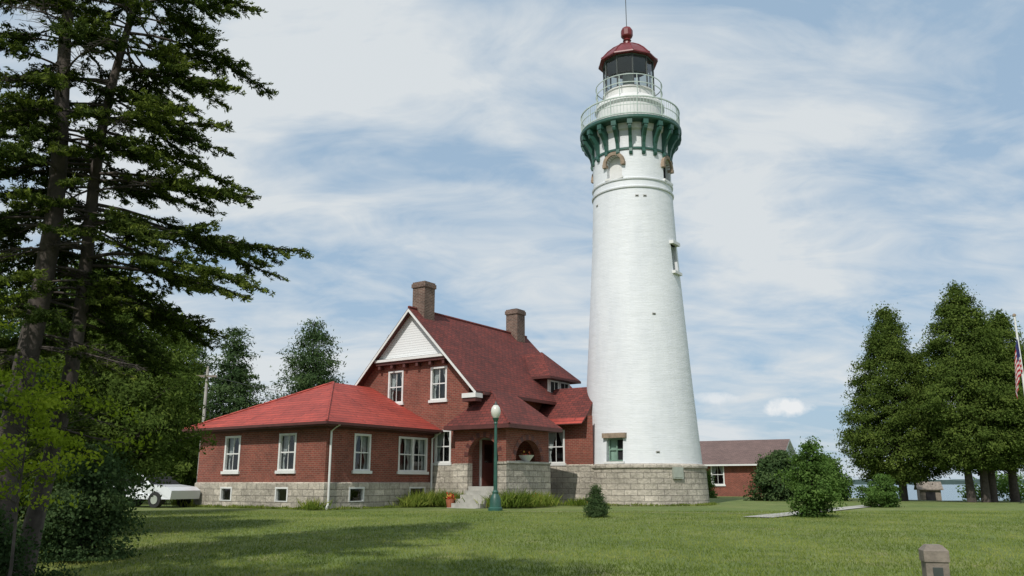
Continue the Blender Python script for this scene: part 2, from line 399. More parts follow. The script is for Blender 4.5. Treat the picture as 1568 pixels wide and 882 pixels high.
# left group of cedars / shrubs
crown_tree('cedar_tree',(-9.0,19.5,-.1),[(1.35,1.1),(2.0,1.55),(3,1.5),(4.4,.9),(5.5,.12)],400,110,.4,.05,.022,M['cedar'],5,trunk=.1,lob=.4)
crown_tree('cedar_tree',(-11.6,21,-.1),[(.3,1.4),(1.8,2.0),(3.5,1.8),(5.6,.8),(6.6,.15)],380,90,.6,.07,.03,M['cedar'],6,trunk=.12,lob=.4)
crown_tree('cedar_tree',(-13.9,27,0),[(1.4,1.4),(2.4,2.2),(5,1.9),(7.4,.8),(8.4,.1)],360,80,.65,.09,.04,M['cedar'],8,trunk=.14,lob=.4)
crown_tree('cedar_tree',(-11.2,15.5,-.1),[(.3,1.4),(1.6,2.0),(3.5,1.8),(5.2,1.0),(6.2,.15)],380,100,.5,.06,.026,M['cedar_b'],9,trunk=.12,lob=.4)
crown_tree('shrub',(-7.2,14.4,-.2),[(0,.65),(.6,.85),(1.2,.7),(1.75,.12)],160,130,.32,.032,.02,M['cedar_b'],12,trunk=.04,lob=.5,shadebias=-.05)
crown_tree('shrub',(-6.9,11.0,-.4),[(0,.7),(.4,.75),(.8,.45),(1.0,.1)],120,130,.3,.03,.018,M['cedar_b'],13,trunk=.03,lob=.4,shadebias=-.1)
crown_tree('maple_sapling',(-5.95,10.3,-.4),[(1.2,.3),(1.7,.75),(2.2,.95),(2.6,.7),(2.85,.2)],42,110,.30,.03,.018,M['lime'],14,trunk=.02,lob=.45,flat=.3,inner=.25)
crown_tree('maple_sapling',(-7.3,10.2,-.4),[(2.3,.4),(2.9,.8),(3.5,.8),(4.1,.2)],30,100,.3,.034,.02,M['lime'],15,trunk=.03,lob=.4,flat=.3,inner=.3)
# trees behind the house
def conif(name,x,y,H,r,seed,mat='cedar_b',z0=.3,n=300,ls=.13):
    prof=[(H*.06+z0,r*.9),(H*.25,r),(H*.5,r*.74),(H*.75,r*.42),(H*.92,r*.14),(H,.02)]
    return crown_tree(name,(x,y,g(x,y)),prof,int(n*1.7),60,r*.22,ls,ls*.3,M[mat],seed,trunk=.16,lob=.45,flat=.4,inner=.2)
conif('fir_tree',-14.5,60,13.0,3.7,21,n=360)
conif('fir_tree',-18.6,55,11.2,3.3,22,n=340)
conif('fir_tree',-17.2,42,9.6,2.0,23,'cedar',n=260)
conif('fir_tree',-22,57,11.5,3.0,24,n=200)
conif('fir_tree',-26,52,12,3.5,25,'cedar',n=200)
conif('fir_tree',-9.6,66,13.0,2.0,26,n=160)
conif('fir_tree',-21.5,44,9,3.0,27,'cedar',n=220)
conif('fir_tree',-32,50,14,4,28,'cedar',n=180)
def hedge(name,x0,x1,y0,y1,h,n,seed,mat,ls=.2,per=70,clr=1.2):
    rng=np.random.RandomState(seed); X=rng.uniform(x0,x1,n); Y=rng.uniform(y0,y1,n)
    hh=np.array([h*(.75+.55*noise.noise(Vector((x*.12,seed,0)))+.4*noise.noise(Vector((x*.5,seed,0)))) for x in X])
    Z=hh*rng.uniform(0.02,1,n)**.6; Z+=np.array([g(x,y) for x,y in zip(X,Y)])
    idx=np.repeat(np.arange(n),per); k=len(idx)
    P=np.stack([X,Y,Z],1)[idx]+rng.normal(size=(k,3))*clr*.5*np.array([1,1,.7])
    cl=rng.uniform(0,1,n)[idx]
    return leaf_obj(name,P,rng.normal(size=(k,3))*.6+np.array([0,-.5,.5]),ls*rng.uniform(.6,1.3,k),ls*.5*rng.uniform(.6,1.3,k),.1+.45*cl+.3*rng.uniform(0,1,k),mat)
hedge('distant_tree_line',-75,-10,72,84,6.5,420,31,M['cedar'],.3,50,1.6)
hedge('undergrowth',-34,-20.5,49,52,2.0,140,32,M['cedar'],.16,60,.8)
hedge('hedge_bushes',30,46,55,58,1.9,160,33,M['shrub'],.12,60,.6)
# right cedars
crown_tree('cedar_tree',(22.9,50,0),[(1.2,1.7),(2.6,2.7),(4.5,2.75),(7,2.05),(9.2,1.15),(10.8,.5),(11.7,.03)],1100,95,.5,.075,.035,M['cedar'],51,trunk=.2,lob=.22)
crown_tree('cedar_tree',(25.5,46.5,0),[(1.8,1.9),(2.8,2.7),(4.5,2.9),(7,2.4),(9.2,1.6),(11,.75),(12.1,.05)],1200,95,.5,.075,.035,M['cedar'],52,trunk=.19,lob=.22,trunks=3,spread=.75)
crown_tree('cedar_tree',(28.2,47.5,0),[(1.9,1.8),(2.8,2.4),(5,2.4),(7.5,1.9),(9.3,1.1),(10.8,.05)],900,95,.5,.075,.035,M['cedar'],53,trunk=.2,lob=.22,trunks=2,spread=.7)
crown_tree('lilac_bush',(9.25,26.2,-.02),[(0,.45),(.5,.72),(1.2,.65),(1.8,.35),(2.3,.08)],130,90,.28,.045,.026,M['shrub'],61,trunk=.03,lob=.6,inner=.2)
crown_tree('lilac_bush',(15.7,50,0),[(0,1.2),(1,1.5),(2,1.1),(2.7,.3)],220,100,.5,.08,.045,M['cedar_b'],62,trunk=.04,lob=.3)
crown_tree('lilac_bush',(18.2,50,0),[(0,1.2),(1,1.4),(2,.9),(2.5,.2)],200,90,.5,.08,.045,M['shrub'],63,trunk=.04,lob=.3)
crown_tree('lilac_bush',(16.0,36.8,0),[(0,.45),(.5,.68),(1,.5),(1.3,.1)],100,90,.26,.05,.03,M['shrub'],64,trunk=.03,lob=.5)
crown_tree('young_spruce',(2.55,26.0,-.02),[(0.03,.26),(.3,.3),(.6,.18),(.95,.02)],110,90,.14,.03,.01,M['cedar_b'],65,trunk=.02,lob=.4)
crown_tree('shrub',(13.5,60,0),[(0,.5),(.6,.6),(1.5,.4),(2.0,.1)],80,80,.4,.07,.04,M['shrub'],66,trunk=.03)

# grass blades
rng=np.random.RandomState(5); n=150000
Y=9.5+22*rng.uniform(0,1,n)**1.35; X=rng.uniform(-.66,.66,n)*Y
Z=np.interp(Y,np.linspace(5,40,141),[g(0,y) for y in np.linspace(5,40,141)])
hgt=rng.uniform(.015,.042,n)
C=np.stack([X,Y,Z+hgt*.55],1)
T=np.stack([rng.normal(size=n)*.45,rng.normal(size=n)*.45,np.ones(n)],1)
patch=np.array([noise.noise(Vector((x*.5,y*.5,0)))+.6*noise.noise(Vector((x*2.1,y*2.1,3))) for x,y in zip(X[::1],Y[::1])])
leaf_obj('grass',C,np.stack([rng.normal(size=n),-np.abs(rng.normal(size=n))-.3,rng.normal(size=n)*.3+.5],1),hgt,.006,.45+.6*patch+rng.uniform(-.4,.4,n),M['grassb'],T=T)

# ------------------------------------------------------------------ house
A=Vector((-.824,.566)); Bv=Vector((.566,.824)); C0=Vector((-7.25,32.9))
def H2(s,t): return C0+A*s+Bv*t
def H(s,t,z): p=H2(s,t); return Vector((p.x,p.y,z))
house=empty('brick_house')
def wall(mb,p0,p1,z0,z1,ops,mat,inw,depth=.14,xoff=0.,rise=None):
    d=(p1-p0); Ln=d.length; d=d/Ln
    P=lambda x,z,y=0.: Vector((p0.x+d.x*(x-xoff)+inw.x*y,p0.y+d.y*(x-xoff)+inw.y*y,z))
    x_=sorted(set([xoff,xoff+Ln]+[v for o in ops for v in o[:2]])); z_=sorted(set([z0,z1]+[min(max(v,z0),z1) for o in ops for v in o[2:4]]))
    for i in range(len(x_)-1):
        for j in range(len(z_)-1):
            cx=(x_[i]+x_[i+1])/2; cz=(z_[j]+z_[j+1])/2
            if any(o[0]<cx<o[1] and o[2]<cz<o[3] for o in ops): continue
            mb.poly([P(x_[i],z_[j]),P(x_[i+1],z_[j]),P(x_[i+1],z_[j+1]),P(x_[i],z_[j+1])],mat)
    for o in ops:
        a,b,c,e=o[:4]; arch=o[4] if len(o)>4 else 0; flags=o[5] if len(o)>5 else ''
        c=max(c,z0); e=min(e,z1); top=e-arch
        mb.poly([P(a,c),P(a,top),P(a,top,depth),P(a,c,depth)],mat); mb.poly([P(b,c),P(b,top),P(b,top,depth),P(b,c,depth)],mat)
        if 'b' not in flags: mb.poly([P(a,c),P(b,c),P(b,c,depth),P(a,c,depth)],mat)
        if arch:
            k=16; cx=(a+b)/2; rx=(b-a)/2; pts=[(cx-rx*math.cos(math.pi*i/k),top+arch*math.sin(math.pi*i/k)) for i in range(k+1)]
            for i in range(k):
                (u0,w0),(u1,w1)=pts[i],pts[i+1]
                if e-min(w0,w1)>1e-5: mb.poly([P(u0,w0),P(u1,w1),P(u1,e),P(u0,e)],mat)
                mb.poly([P(u0,w0),P(u1,w1),P(u1,w1,depth),P(u0,w0,depth)],mat)
        elif 't' not in flags: mb.poly([P(a,e),P(b,e),P(b,e,depth),P(a,e,depth)],mat)
def window(fr,gl,p0,d,inw,x0,x1,z0,z1,units=1,curt=True,sill=True,bars=True,fm=None,cw=.06):
    fm=fm or M['white']
    Bx=lambda a,b,c,e,z,w,m: fr.box(p0,d,inw,a,b,c,e,z,w,m)
    Bx(x0-.03,x0+cw,-.02,.11,z0+.002,z1,fm); Bx(x1-cw,x1+.03,-.02,.11,z0+.002,z1,fm)
    Bx(x0-.032,x1+.032,-.024,.112,z1-cw,z1+.03,fm); Bx(x0+cw,x1-cw,-.018,.112,z0+.003,z0+cw,fm)
    if sill: Bx(x0-.1,x1+.1,-.08,.1,z0-.12,z0,fm)
    w=(x1-x0)/units; zm=(z0+z1)/2
    for k in range(units):
        a=x0+k*w; b=a+w
        if k: Bx(a-.06,a+.06,-.015,.10,z0+cw,z1-cw,fm)
        if bars:
            Bx(a+.061,b-.061,.045,.10,zm-.025,zm+.025,fm)
            c=(a+b)/2; Bx(c-.012,c+.012,.05,.085,z0+cw,zm-.026,fm); Bx(c-.012,c+.012,.05,.085,zm+.026,z1-cw,fm)
        P=lambda x,y,z: Vector((p0[0]+d[0]*x+inw[0]*y,p0[1]+d[1]*x+inw[1]*y,z))
        gl.poly([P(a,.075,z0),P(b,.075,z0),P(b,.075,z1),P(a,.075,z1)],M['glass'])
        if curt:
            c=(a+b)/2; q=.13*w
            for sgn,e in ((1,a),(-1,b)):
                fr.poly([P(e,.20,z1),P(c-sgn*.02,.20,z1),P(e+sgn*q*2.1,.21,zm+.18),P(e+sgn*q*.9,.19,z0+.4),P(e+sgn*q*1.3,.21,z0),P(e,.20,z0)],M['cream'])
    P=lambda x,y,z: Vector((p0[0]+d[0]*x+inw[0]*y,p0[1]+d[1]*x+inw[1]*y,z))
    # room box behind the glass
    for q in ([(x0-.4,.6,z0-.15),(x1+.4,.6,z0-.15),(x1+.4,.6,z1+.15),(x0-.4,.6,z1+.15)],[(x0-.4,.15,z0-.15),(x0-.4,.6,z0-.15),(x0-.4,.6,z1+.15),(x0-.4,.15,z1+.15)],[(x1+.4,.15,z0-.15),(x1+.4,.6,z0-.15),(x1+.4,.6,z1+.15),(x1+.4,.15,z1+.15)],[(x0-.4,.15,z0-.15),(x1+.4,.15,z0-.15),(x1+.4,.6,z0-.15),(x0-.4,.6,z0-.15)],[(x0-.4,.15,z1+.15),(x1+.4,.15,z1+.15),(x1+.4,.6,z1+.15),(x0-.4,.6,z1+.15)]):
        fr.poly([P(*v) for v in q],M['dark'])
W=MB(); S=MB(); FR=MB(); GL=MB(); RF=MB(); TR=MB()
# wing
wA=[(5.22,6.20,1.5,2.95),(1.74,2.72,1.5,2.95)]
wall(W,H2(0,0),H2(8,0),1.0,3.32,wA,M['brick'],Bv)
wB=[(1.54,2.44,1.5,2.95),(4.2,6.05,1.5,2.95)]
wall(W,H2(0,0),H2(0,6.5),1.0,3.32,wB,M['brick'],A)
wall(W,H2(8,0),H2(8,6.5),1.0,3.32,[],M['brick'],-A)
e=.06
fA=[(5.5,6.2,.28,.82),(2.0,2.7,.28,.82)]
wall(S,H2(-e,-e),H2(8+e,-e),-.4,1.0,[(a+e,b+e,c,d) for a,b,c,d in fA],M['stone'],Bv,.2)
fB=[(1.3,2.1,.28,.82),(4.9,5.9,.28,.82)]
wall(S,H2(-e,-e),H2(-e,6.5),-.4,1.0,[(a+e,b+e,c,d) for a,b,c,d in fB],M['stone'],A,.2)
wall(S,H2(8+e,-e),H2(8+e,6.5),-.4,1.0,[],M['stone'],-A)
for (p,q,r_,s_) in (((-e,-e),(8+e,-e),(8,0),(0,0)),((-e,-e),(-e,6.5),(0,6.5),(0,0)),((8+e,-e),(8+e,6.5),(8,6.5),(8,0))):
    S.poly([H(*p,1.0),H(*q,1.0),H(*r_,1.045),H(*s_,1.045)],M['stone'])
for a,b,c,d in wA: window(FR,GL,H2(0,0),A,Bv,a,b,c,d)
window(FR,GL,H2(0,0),Bv,A,*wB[0]); window(FR,GL,H2(0,0),Bv,A,*wB[1],units=2)
for a,b,c,d in fA: window(FR,GL,H2(0,-e),A,Bv,a,b,c,d,curt=False,sill=False,bars=False,cw=.035)
for a,b,c,d in fB: window(FR,GL,H2(-e,0),Bv,A,a,b,c,d,curt=False,sill=False,bars=False,cw=.035)
# wing roof
oh=.5; ez=3.34; rz=5.55
def mainz(s): return 9.15-1.03*abs(s-1.3)
c1,c2=H(-oh,-oh,ez),H(8+oh,-oh,ez); ap=H(4,4,rz); re=H(4,6.5,rz); e1=H(-oh,6.5,ez); e2=H(8+oh,6.5,ez)
for pts in ([c1,c2,ap],[c1,e1,re,ap],[c2,e2,re,ap]): RF.poly(pts,M['roof_red'])
def eave(mb,s0,s1,t0,t1,z,ins,sides='abcd',mf=None,ms=None):
    mf=mf or M['trimred']; ms=ms or M['trimred']
    mb.poly([H(s0,t0,z-.16),H(s1,t0,z-.16),H(s1,t1,z-.16),H(s0,t1,z-.16)],ms)
    for k,(p,q) in zip('abcd',(((s0,t0),(s1,t0)),((s0,t0),(s0,t1)),((s1,t0),(s1,t1)),((s0,t1),(s1,t1)))):
        if k in sides: mb.poly([H(*p,z-.16),H(*q,z-.16),H(*q,z),H(*p,z)],mf)
eave(TR,-oh,8+oh,-oh,6.5,ez,.1,'abc')
TR.box(C0,A,Bv,-oh-.09,8+oh+.09,-oh-.1,-oh-.012,ez-.11,ez-.005,M['trimred'])
TR.box(C0,A,Bv,-oh-.1,-oh-.012,-oh-.0,6.45,ez-.11,ez-.005,M['trimred'])
TR.box(C0,A,Bv,-.02,8.02,-.022,.05,3.1,3.19,M['trimred'])
TR.box(C0,A,Bv,-.022,.05,.06,6.48,3.1,3.19,M['trimred'])
RF.tube([c1+Vector((0,0,.02)),ap+Vector((0,0,.02))],.05,M['roof_red'],6)
RF.tube([c2+Vector((0,0,.02)),ap+Vector((0,0,.02))],.05,M['roof_red'],6)
TR.tube([H(-oh-.05,.15,ez-.1),H(-.1,.15,3.0),H(-.1,.15,.25),H(-.35,-.15,.05)],.045,M['white'],8)
TR.tube([H(-oh-.05,6.35,ez-.1),H(-.1,6.3,2.95),H(-.1,6.3,.2)],.045,M['white'],8)
# main gable front
sl,sr=4.6,-2.0; tg=6.5; tb=15.9
ops=[(1.95,2.85,4.72,6.22),(-.70,.20,4.72,6.22),(-1.0,-.12,1.9,3.32)]
wall(W,H2(-1.05,tg),H2(3.65,tg),1.78,6.68,[(a,b,c,d) for a,b,c,d in ops],M['brick'],Bv,.14,xoff=-1.05)
for (sa,sb) in ((sr,-1.05),(3.65,sl)):
    W.poly([H(sa,tg,1.78),H(sb,tg,1.78),H(sb,tg,mainz(sb)-.05),H(sa,tg,mainz(sa)-.05)],M['brick'])
for a,b,c,d in ops: window(FR,GL,H2(0,tg),A,Bv,a,b,c,d)
wall(S,H2(sr-.05,tg-.06),H2(sl+.05,tg-.06),-.3,1.78,[],M['stone'],Bv)
S.poly([H(sr,tg-.06,1.78),H(sl,tg-.06,1.78),H(sl,tg,1.82),H(sr,tg,1.82)],M['stone'])
for s_ in (sr,sl):
    wall(W,H2(s_,tg),H2(s_,tb),0,mainz(sr)-.1,[],M['brick'],A)
W.poly([H(sr,tb,0),H(sl,tb,0),H(sl,tb,mainz(sl)-.1),H(1.3,tb,9.0),H(sr,tb,mainz(sr)-.1)],M['brick'])
zc=6.84; hw=(9.15-zc)/1.03-.06
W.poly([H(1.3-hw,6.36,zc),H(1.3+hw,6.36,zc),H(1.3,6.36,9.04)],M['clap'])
TR.box(C0,A,Bv,1.3-hw+.0,1.3+hw-.0,6.12,6.5,6.66,zc-.06,M['white'])
TR.box(C0,A,Bv,1.3-hw-.0,1.3+hw+.0,6.2,6.5,6.52,6.658,M['trimred'])
for k in range(6):
    s_=1.3-hw+.2+k*(2*hw-.4)/5; TR.box(C0,A,Bv,s_-.07,s_+.07,6.24,6.498,6.34,6.517,M['trimred'])
t0,t1=6.02,16.15; se=4.06
for sg in (-1,1):
    RF.slab([H(1.3,t0,9.15),H(1.3,t1,9.15),H(1.3+sg*se,t1,4.97),H(1.3+sg*se,t0,4.97)],.09,M['roof_dark'],M['trimred'])
    TR.slab([H(1.3,t0-.03,9.08),H(1.3,t0-.005,9.08),H(1.3+sg*se,t0-.005,4.90),H(1.3+sg*se,t0-.03,4.90)],.14,M['white'])
RF.tube([H(1.3,t0,9.16),H(1.3,t1,9.16)],.07,M['roof_dark'],6)
TR.box(C0,A,Bv,-2.78,-2.02,5.95,6.48,4.66,4.86,M['white']); TR.box(C0,A,Bv,-2.74,-2.02,6.0,6.45,4.5,4.655,M['trimred'])
TR.box(C0,A,Bv,-2.86,-2.77,6.5,15.9,4.80,4.93,M['trimred'])
for (s_,t_,zt) in ((1.2,6.98,10.5),(1.2,14.9,10.5)):
    W.box(C0,A,Bv,s_-.38,s_+.38,t_-.38,t_+.38,8.2,zt-.28,M['chim']); W.box(C0,A,Bv,s_-.43,s_+.43,t_-.43,t_+.43,zt-.279,zt-.08,M['chim'])
    W.box(C0,A,Bv,s_-.39,s_+.39,t_-.39,t_+.39,zt-.079,zt,M['chim']); W.box(C0,A,Bv,s_-.2,s_+.2,t_-.2,t_+.2,zt+.001,zt+.06,M['dark'])
# dormer
zd=6.25
W.poly([H(-2.2,12.8,5.4),H(-2.2,15.0,5.4),H(-2.2,15.0,zd),H(-2.2,12.8,zd)],M['white'])
for t_ in (12.8,15.0): W.poly([H(-2.2,t_,5.4),H(-1.3,t_,6.4),H(-1.5,t_,zd),H(-2.2,t_,zd)],M['trimred'])
for k in range(2):
    a=12.98+k*1.02; b=a+.82
    FR.box(C0,A,Bv,-2.235,-2.205,a,b,5.45,6.14,M['white']); FR.box(C0,A,Bv,-2.245,-2.236,a+.07,b-.07,5.52,6.07,M['dark'])
    FR.box(C0,A,Bv,-2.26,-2.246,(a+b)/2-.02,(a+b)/2+.02,5.52,6.07,M['white'])
d1,d2=H(-2.65,12.35,zd+.02),H(-2.65,15.45,zd+.02); r1,r2=H(-1.19,13.9,7.78),H(-.02,13.9,7.78)
sm_=-1.5; b1,b2=H(sm_,12.35,zd+.02),H(sm_,15.45,zd+.02)
RF.poly([d1,d2,r1],M['roof_dark']); RF.poly([d1,b1,r2,r1],M['roof_dark']); RF.poly([d2,b2,r2,r1],M['roof_dark'])
TR.slab([H(-2.65,12.35,zd+.01),H(-2.65,15.45,zd+.01),H(-1.4,15.45,zd+.01),H(-1.4,12.35,zd+.01)],.1,M['trimred'])
# porch
ps,pt,pe=-4.2,6.25,9.65
a1=(-3.8,-2.2); zsp=.9
wall(W,H2(ps,pt),H2(-1.46,pt),1.84,3.42,[(a1[0],a1[1],1.84,2.95,.8,'b')],M['brick'],Bv,.3,xoff=ps)
wall(S,H2(ps-.05,pt-.05),H2(-1.41,pt-.05),-.3,1.84,[(a1[0],a1[1],.0,1.84,0,'bt')],M['stone'],Bv,.35,xoff=ps-.05)
W.poly([H(-1.46,pt,1.84),H(-1.46,tg,1.84),H(-1.46,tg,3.42),H(-1.46,pt,3.42)],M['brick'])
S.poly([H(-1.41,pt-.05,-.3),H(-1.41,tg,-.3),H(-1.41,tg,1.84),H(-1.41,pt-.05,1.84)],M['stone'])
wall(W,H2(ps,pt),H2(ps,pe),1.84,3.42,[(6.95,8.95,1.84,2.86,.85,'b')],M['brick'],A,.3,xoff=pt)
wall(S,H2(ps-.05,pt-.05),H2(ps-.05,pe+.05),-.3,1.84,[],M['stone'],A,.3)
wall(W,H2(ps,pe),H2(sr,pe),1.84,3.42,[],M['brick'],Bv); wall(S,H2(ps-.05,pe+.05),H2(sr,pe+.05),-.3,1.84,[],M['stone'],Bv)
S.box(C0,A,Bv,ps-.08,a1[0]-.0,pt-.09,pt-.02,1.80,1.9,M['stone'])
S.box(C0,A,Bv,ps-.1,ps+.35,6.3,9.7,1.842,1.92,M['concrete'])
for (x0,x1,o_,dd,inw_,zt,ar) in ((a1[0],a1[1],H2(0,pt),A,Bv,2.95,.8),(6.95,8.95,H2(ps,0),Bv,A,2.86,.85)):
    cx=(x0+x1)/2; rx=(x1-x0)/2; k=16
    P=lambda x,y,z: Vector((o_[0]+dd[0]*x+inw_[0]*y,o_[1]+dd[1]*x+inw_[1]*y,z))
    for i in range(k):
        th0,th1=math.pi*i/k,math.pi*(i+1)/k
        q=lambda th,s_,y: P(cx-(rx+s_)*math.cos(th),y,zt-ar+(ar+s_)*math.sin(th))
        W.poly([q(th0,0,-.025),q(th1,0,-.025),q(th1,.22,-.025),q(th0,.22,-.025)],M['trimred'] if i%2 else M['brick'])
        W.poly([q(th0,.22,-.025),q(th1,.22,-.025),q(th1,.22,.01),q(th0,.22,.01)],M['brick'])
S.box(C0,A,Bv,ps+.02,sr-.01,pt+.02,pe-.02,.70,.87,M['concrete'])
W.poly([H(ps,pt,3.3),H(sr,pt,3.3),H(sr,pe,3.3),H(ps,pe,3.3)],M['white'])
for k in range(5):
    z=.87-.17*(k+1)+.0; TR.box(C0,A,Bv,a1[0]+.05,a1[1]-.05,pt-.3*(k+1),pt-.3*k+ (.0 if k else .02),-.1,max(z+.0,.02),M['concrete'])
TR.box(C0,A,Bv,sr-.08,sr-.01,7.3,8.4,.88,3.0,M['white']); TR.box(C0,A,Bv,sr-.11,sr-.082,7.4,8.3,.88,2.9,M['doorred'])
TR.box(C0,A,Bv,sr-.13,sr-.111,7.55,8.15,1.9,2.7,M['glass'])
ch=H2(-3.1,8.6)
TR.box(ch,A,Bv,-.25,.25,-.25,.25,1.28,1.33,M['white'])
for dx in (-.22,.22):
    for dy in (-.22,.22): TR.box(ch,A,Bv,dx-.025,dx+.025,dy-.025,dy+.025,.87,1.279,M['white'])
for i in range(6): TR.box(ch,A,Bv,-.23+i*.085,-.19+i*.085,.2,.24,1.33,1.95,M['white'])
TR.box(ch,A,Bv,-.26,.26,.19,.25,1.95,2.02,M['white'])
bp_=H2(ps+.1,7.95); TR.lathe(bp_,[(.0,1.93),(.14,1.93),(.26,2.08),(.34,2.2),(.3,2.2),(.0,2.12)],16,M['white'])
pp=H2(-2.0,5.3); TR.lathe(pp,[(0,.0),(.14,0),(.2,.35),(.0,.33)],12,M['clay'])
z0=3.44; q=[H(-4.68,5.80,z0),H(-1.15,5.80,z0),H(-1.15,10.1,z0),H(-4.68,10.1,z0)]
T1,T2=H(-2.72,7.2,5.06),H(-2.72,9.0,5.06)
RF.poly([q[0],q[1],T1],M['roof_dark']); RF.poly([q[0],q[3],T2,T1],M['roof_dark']); RF.poly([q[3],q[2],T2],M['roof_dark']); RF.poly([q[1],H(-1.15,6.5,z0),H(-2.0,6.5,4.4),T1],M['roof_dark'])
RF.tube([q[0],T1],.05,M['roof_dark'],6); RF.poly([q[1],q[2],T2,T1],M['roof_dark'])
eave(TR,-4.68,-1.15,5.80,10.1,z0-.005,.1,'abcd',M['trimred'],M['trimred'])
# passage to tower
zp=4.14
wall(W,H2(sr,12),H2(-5.2,12),1.84,zp,[(.62,1.62,1.9,3.5)],M['brick'],Bv)
window(FR,GL,H2(sr,12),-A,Bv,.62,1.62,1.95,3.5)
wall(S,H2(sr,11.94),H2(-5.6,11.94),-.3,1.84,[],M['stone'],Bv)
S.poly([H(sr,11.94,1.84),H(-5.2,11.94,1.84),H(-5.2,12,1.88),H(sr,12,1.88)],M['stone'])
W.poly([H(-4.9,12,0),H(-4.9,14.8,0),H(-4.9,14.8,zp),H(-4.9,13.4,5.64),H(-4.9,12,zp)],M['brick'])
RF.slab([H(-.9,11.6,zp-.25),H(-4.95,11.6,zp-.25),H(-4.95,13.4,5.70),H(-.9,13.4,5.70)],.08,M['roof_dark'],M['trimred'])
RF.slab([H(-1,15.2,zp-.25),H(-4.95,15.2,zp-.25),H(-4.95,13.4,5.70),H(-1,13.4,5.70)],.08,M['roof_dark'],M['trimred'])
RF.slab([H(-1.4,11.40,zp-.37),H(-4.95,11.40,zp-.37),H(-4.95,11.72,zp-.09),H(-1.4,11.72,zp-.09)],.04,M['roof_red'],M['trimred'])
W.build('brick_walls',house); S.build('stone_foundation',house); FR.build('window_frames',house); GL.build('window_glass',house,merge=False)
RF.build('roof',house); TR.build('trim_and_porch_parts',house)

# ------------------------------------------------------------------ lighthouse
TC=Vector((6.36,41.5)); lh=empty('lighthouse')
prof=[(2.90,1.86),(2.80,3.2),(2.62,5.6),(2.42,8.76),(2.28,11),(2.17,12.9),(2.08,15.4),(2.04,16.2),(2.03,19.05)]
def rad(z): return float(np.interp(z,[p[1] for p in prof],[p[0] for p in prof]))
mb=MB(); pf=[]
for i in range(len(prof)-1):
    (r0,z0_),(r1,z1_)=prof[i],prof[i+1]; k=max(1,int((z1_-z0_)/.8))
    for j in range(k): pf.append((r0+(r1-r0)*j/k,z0_+(z1_-z0_)*j/k))
pf.append(prof[-1]); mb.lathe(TC,[(0,1.86)]+pf+[(0,19.05)],72,M['tower'])
shaft=mb.build('tower_shaft',lh,smooth=True)
def pr(phi): p=R(phi); return Vector((math.sin(p),-math.cos(p))),Vector((math.cos(p),math.sin(p)))
PHL,PHR=-34.5,55.5
def archpoly(w,z0,z1,k=10):
    r=w/2; pts=[(-r,z0),(r,z0)]
    return pts+[(r*math.cos(math.pi*i/k),z1-r+r*math.sin(math.pi*i/k)) for i in range(k+1)]
def prism(mb,phi,poly,r0,r1,mat):
    n,t=pr(phi); P=lambda x,z,r: Vector((TC.x+n.x*r+t.x*x,TC.y+n.y*r+t.y*x,z))
    a=[P(x,z,r0) for x,z in poly]; b=[P(x,z,r1) for x,z in poly]
    mb.poly(a,mat); mb.poly(b[::-1],mat)
    for i in range(len(poly)): j=(i+1)%len(poly); mb.poly([a[i],a[j],b[j],b[i]],mat)
cut=MB(); rect=lambda w,a,b:[(-w/2,a),(w/2,a),(w/2,b),(-w/2,b)]
for ph in (PHL,PHR,PHL-90,PHR+90): prism(cut,ph,archpoly(.86,16.15,17.35),1.72,2.6,M['tower'])
prism(cut,PHL,rect(.86,1.98,3.05),2.5,3.3,M['tower'])
prism(cut,PHR,rect(.62,11.3,12.7),1.9,2.7,M['tower'])
co=cut.build('cutter'); bm_=shaft.modifiers.new('b','BOOLEAN'); bm_.operation='DIFFERENCE'; bm_.object=co; bm_.solver='EXACT'
dg=bpy.context.evaluated_depsgraph_get(); nm=bpy.data.meshes.new_from_object(shaft.evaluated_get(dg)); 
shaft.modifiers.clear(); shaft.data=nm; bpy.data.objects.remove(co)
nm.polygons.foreach_set('use_smooth',[True]*len(nm.polygons))
try: nm.set_sharp_from_angle(angle=R(35))
except Exception: pass
mb=MB()
def tbox(mb,ph,x0,x1,r0,r1,z0,z1,m_):
    n,t=pr(ph); mb.box(TC,t,n,x0,x1,r0,r1,z0,z1,m_)
for ph in (PHL,PHR,PHL-90,PHR+90):
    n,t=pr(ph); k=14; P=lambda x,z,r: Vector((TC.x+n.x*r+t.x*x,TC.y+n.y*r+t.y*x,z))
    for i in range(k):
        a,b=math.pi*i/k,math.pi*(i+1)/k; zc_=17.35-.43
        q=lambda th,r_,rr: P(r_*math.cos(th),zc_+r_*math.sin(th),rr)
        for (ra,rb,r_) in ((.43,.60,2.12),):
            mb.poly([q(a,ra,r_),q(b,ra,r_),q(b,rb,r_),q(a,rb,r_)],M['tan']); mb.poly([q(a,rb,1.9),q(b,rb,1.9),q(b,rb,r_),q(a,rb,r_)],M['tan']); mb.poly([q(a,ra,1.8),q(b,ra,1.8),q(b,ra,r_),q(a,ra,r_)],M['tan'])
    for sx in (-1,1): tbox(mb,ph,min(sx*.42,sx*.62),max(sx*.42,sx*.62),1.85,2.13,16.76,16.93,M['tan'])
    prism(mb,ph,archpoly(.80,16.16,17.3),1.73,1.75,M['white'] if ph==PHL else M['dark'])
    tbox(mb,ph,-.5,.5,1.8,2.1,16.04,16.15,M['white'])
tbox(mb,PHL,-.60,.60,2.55,2.93,3.06,3.28,M['tan']); tbox(mb,PHL,-.52,.52,2.5,2.96,1.88,1.98,M['white'])
tbox(mb,PHL,-.43,.43,2.505,2.52,1.98,3.06,M['dark'])
for x in (-.41,-.02,.37): tbox(mb,PHL,x,x+.05,2.52,2.6,1.98,3.05,M['greenwin'])
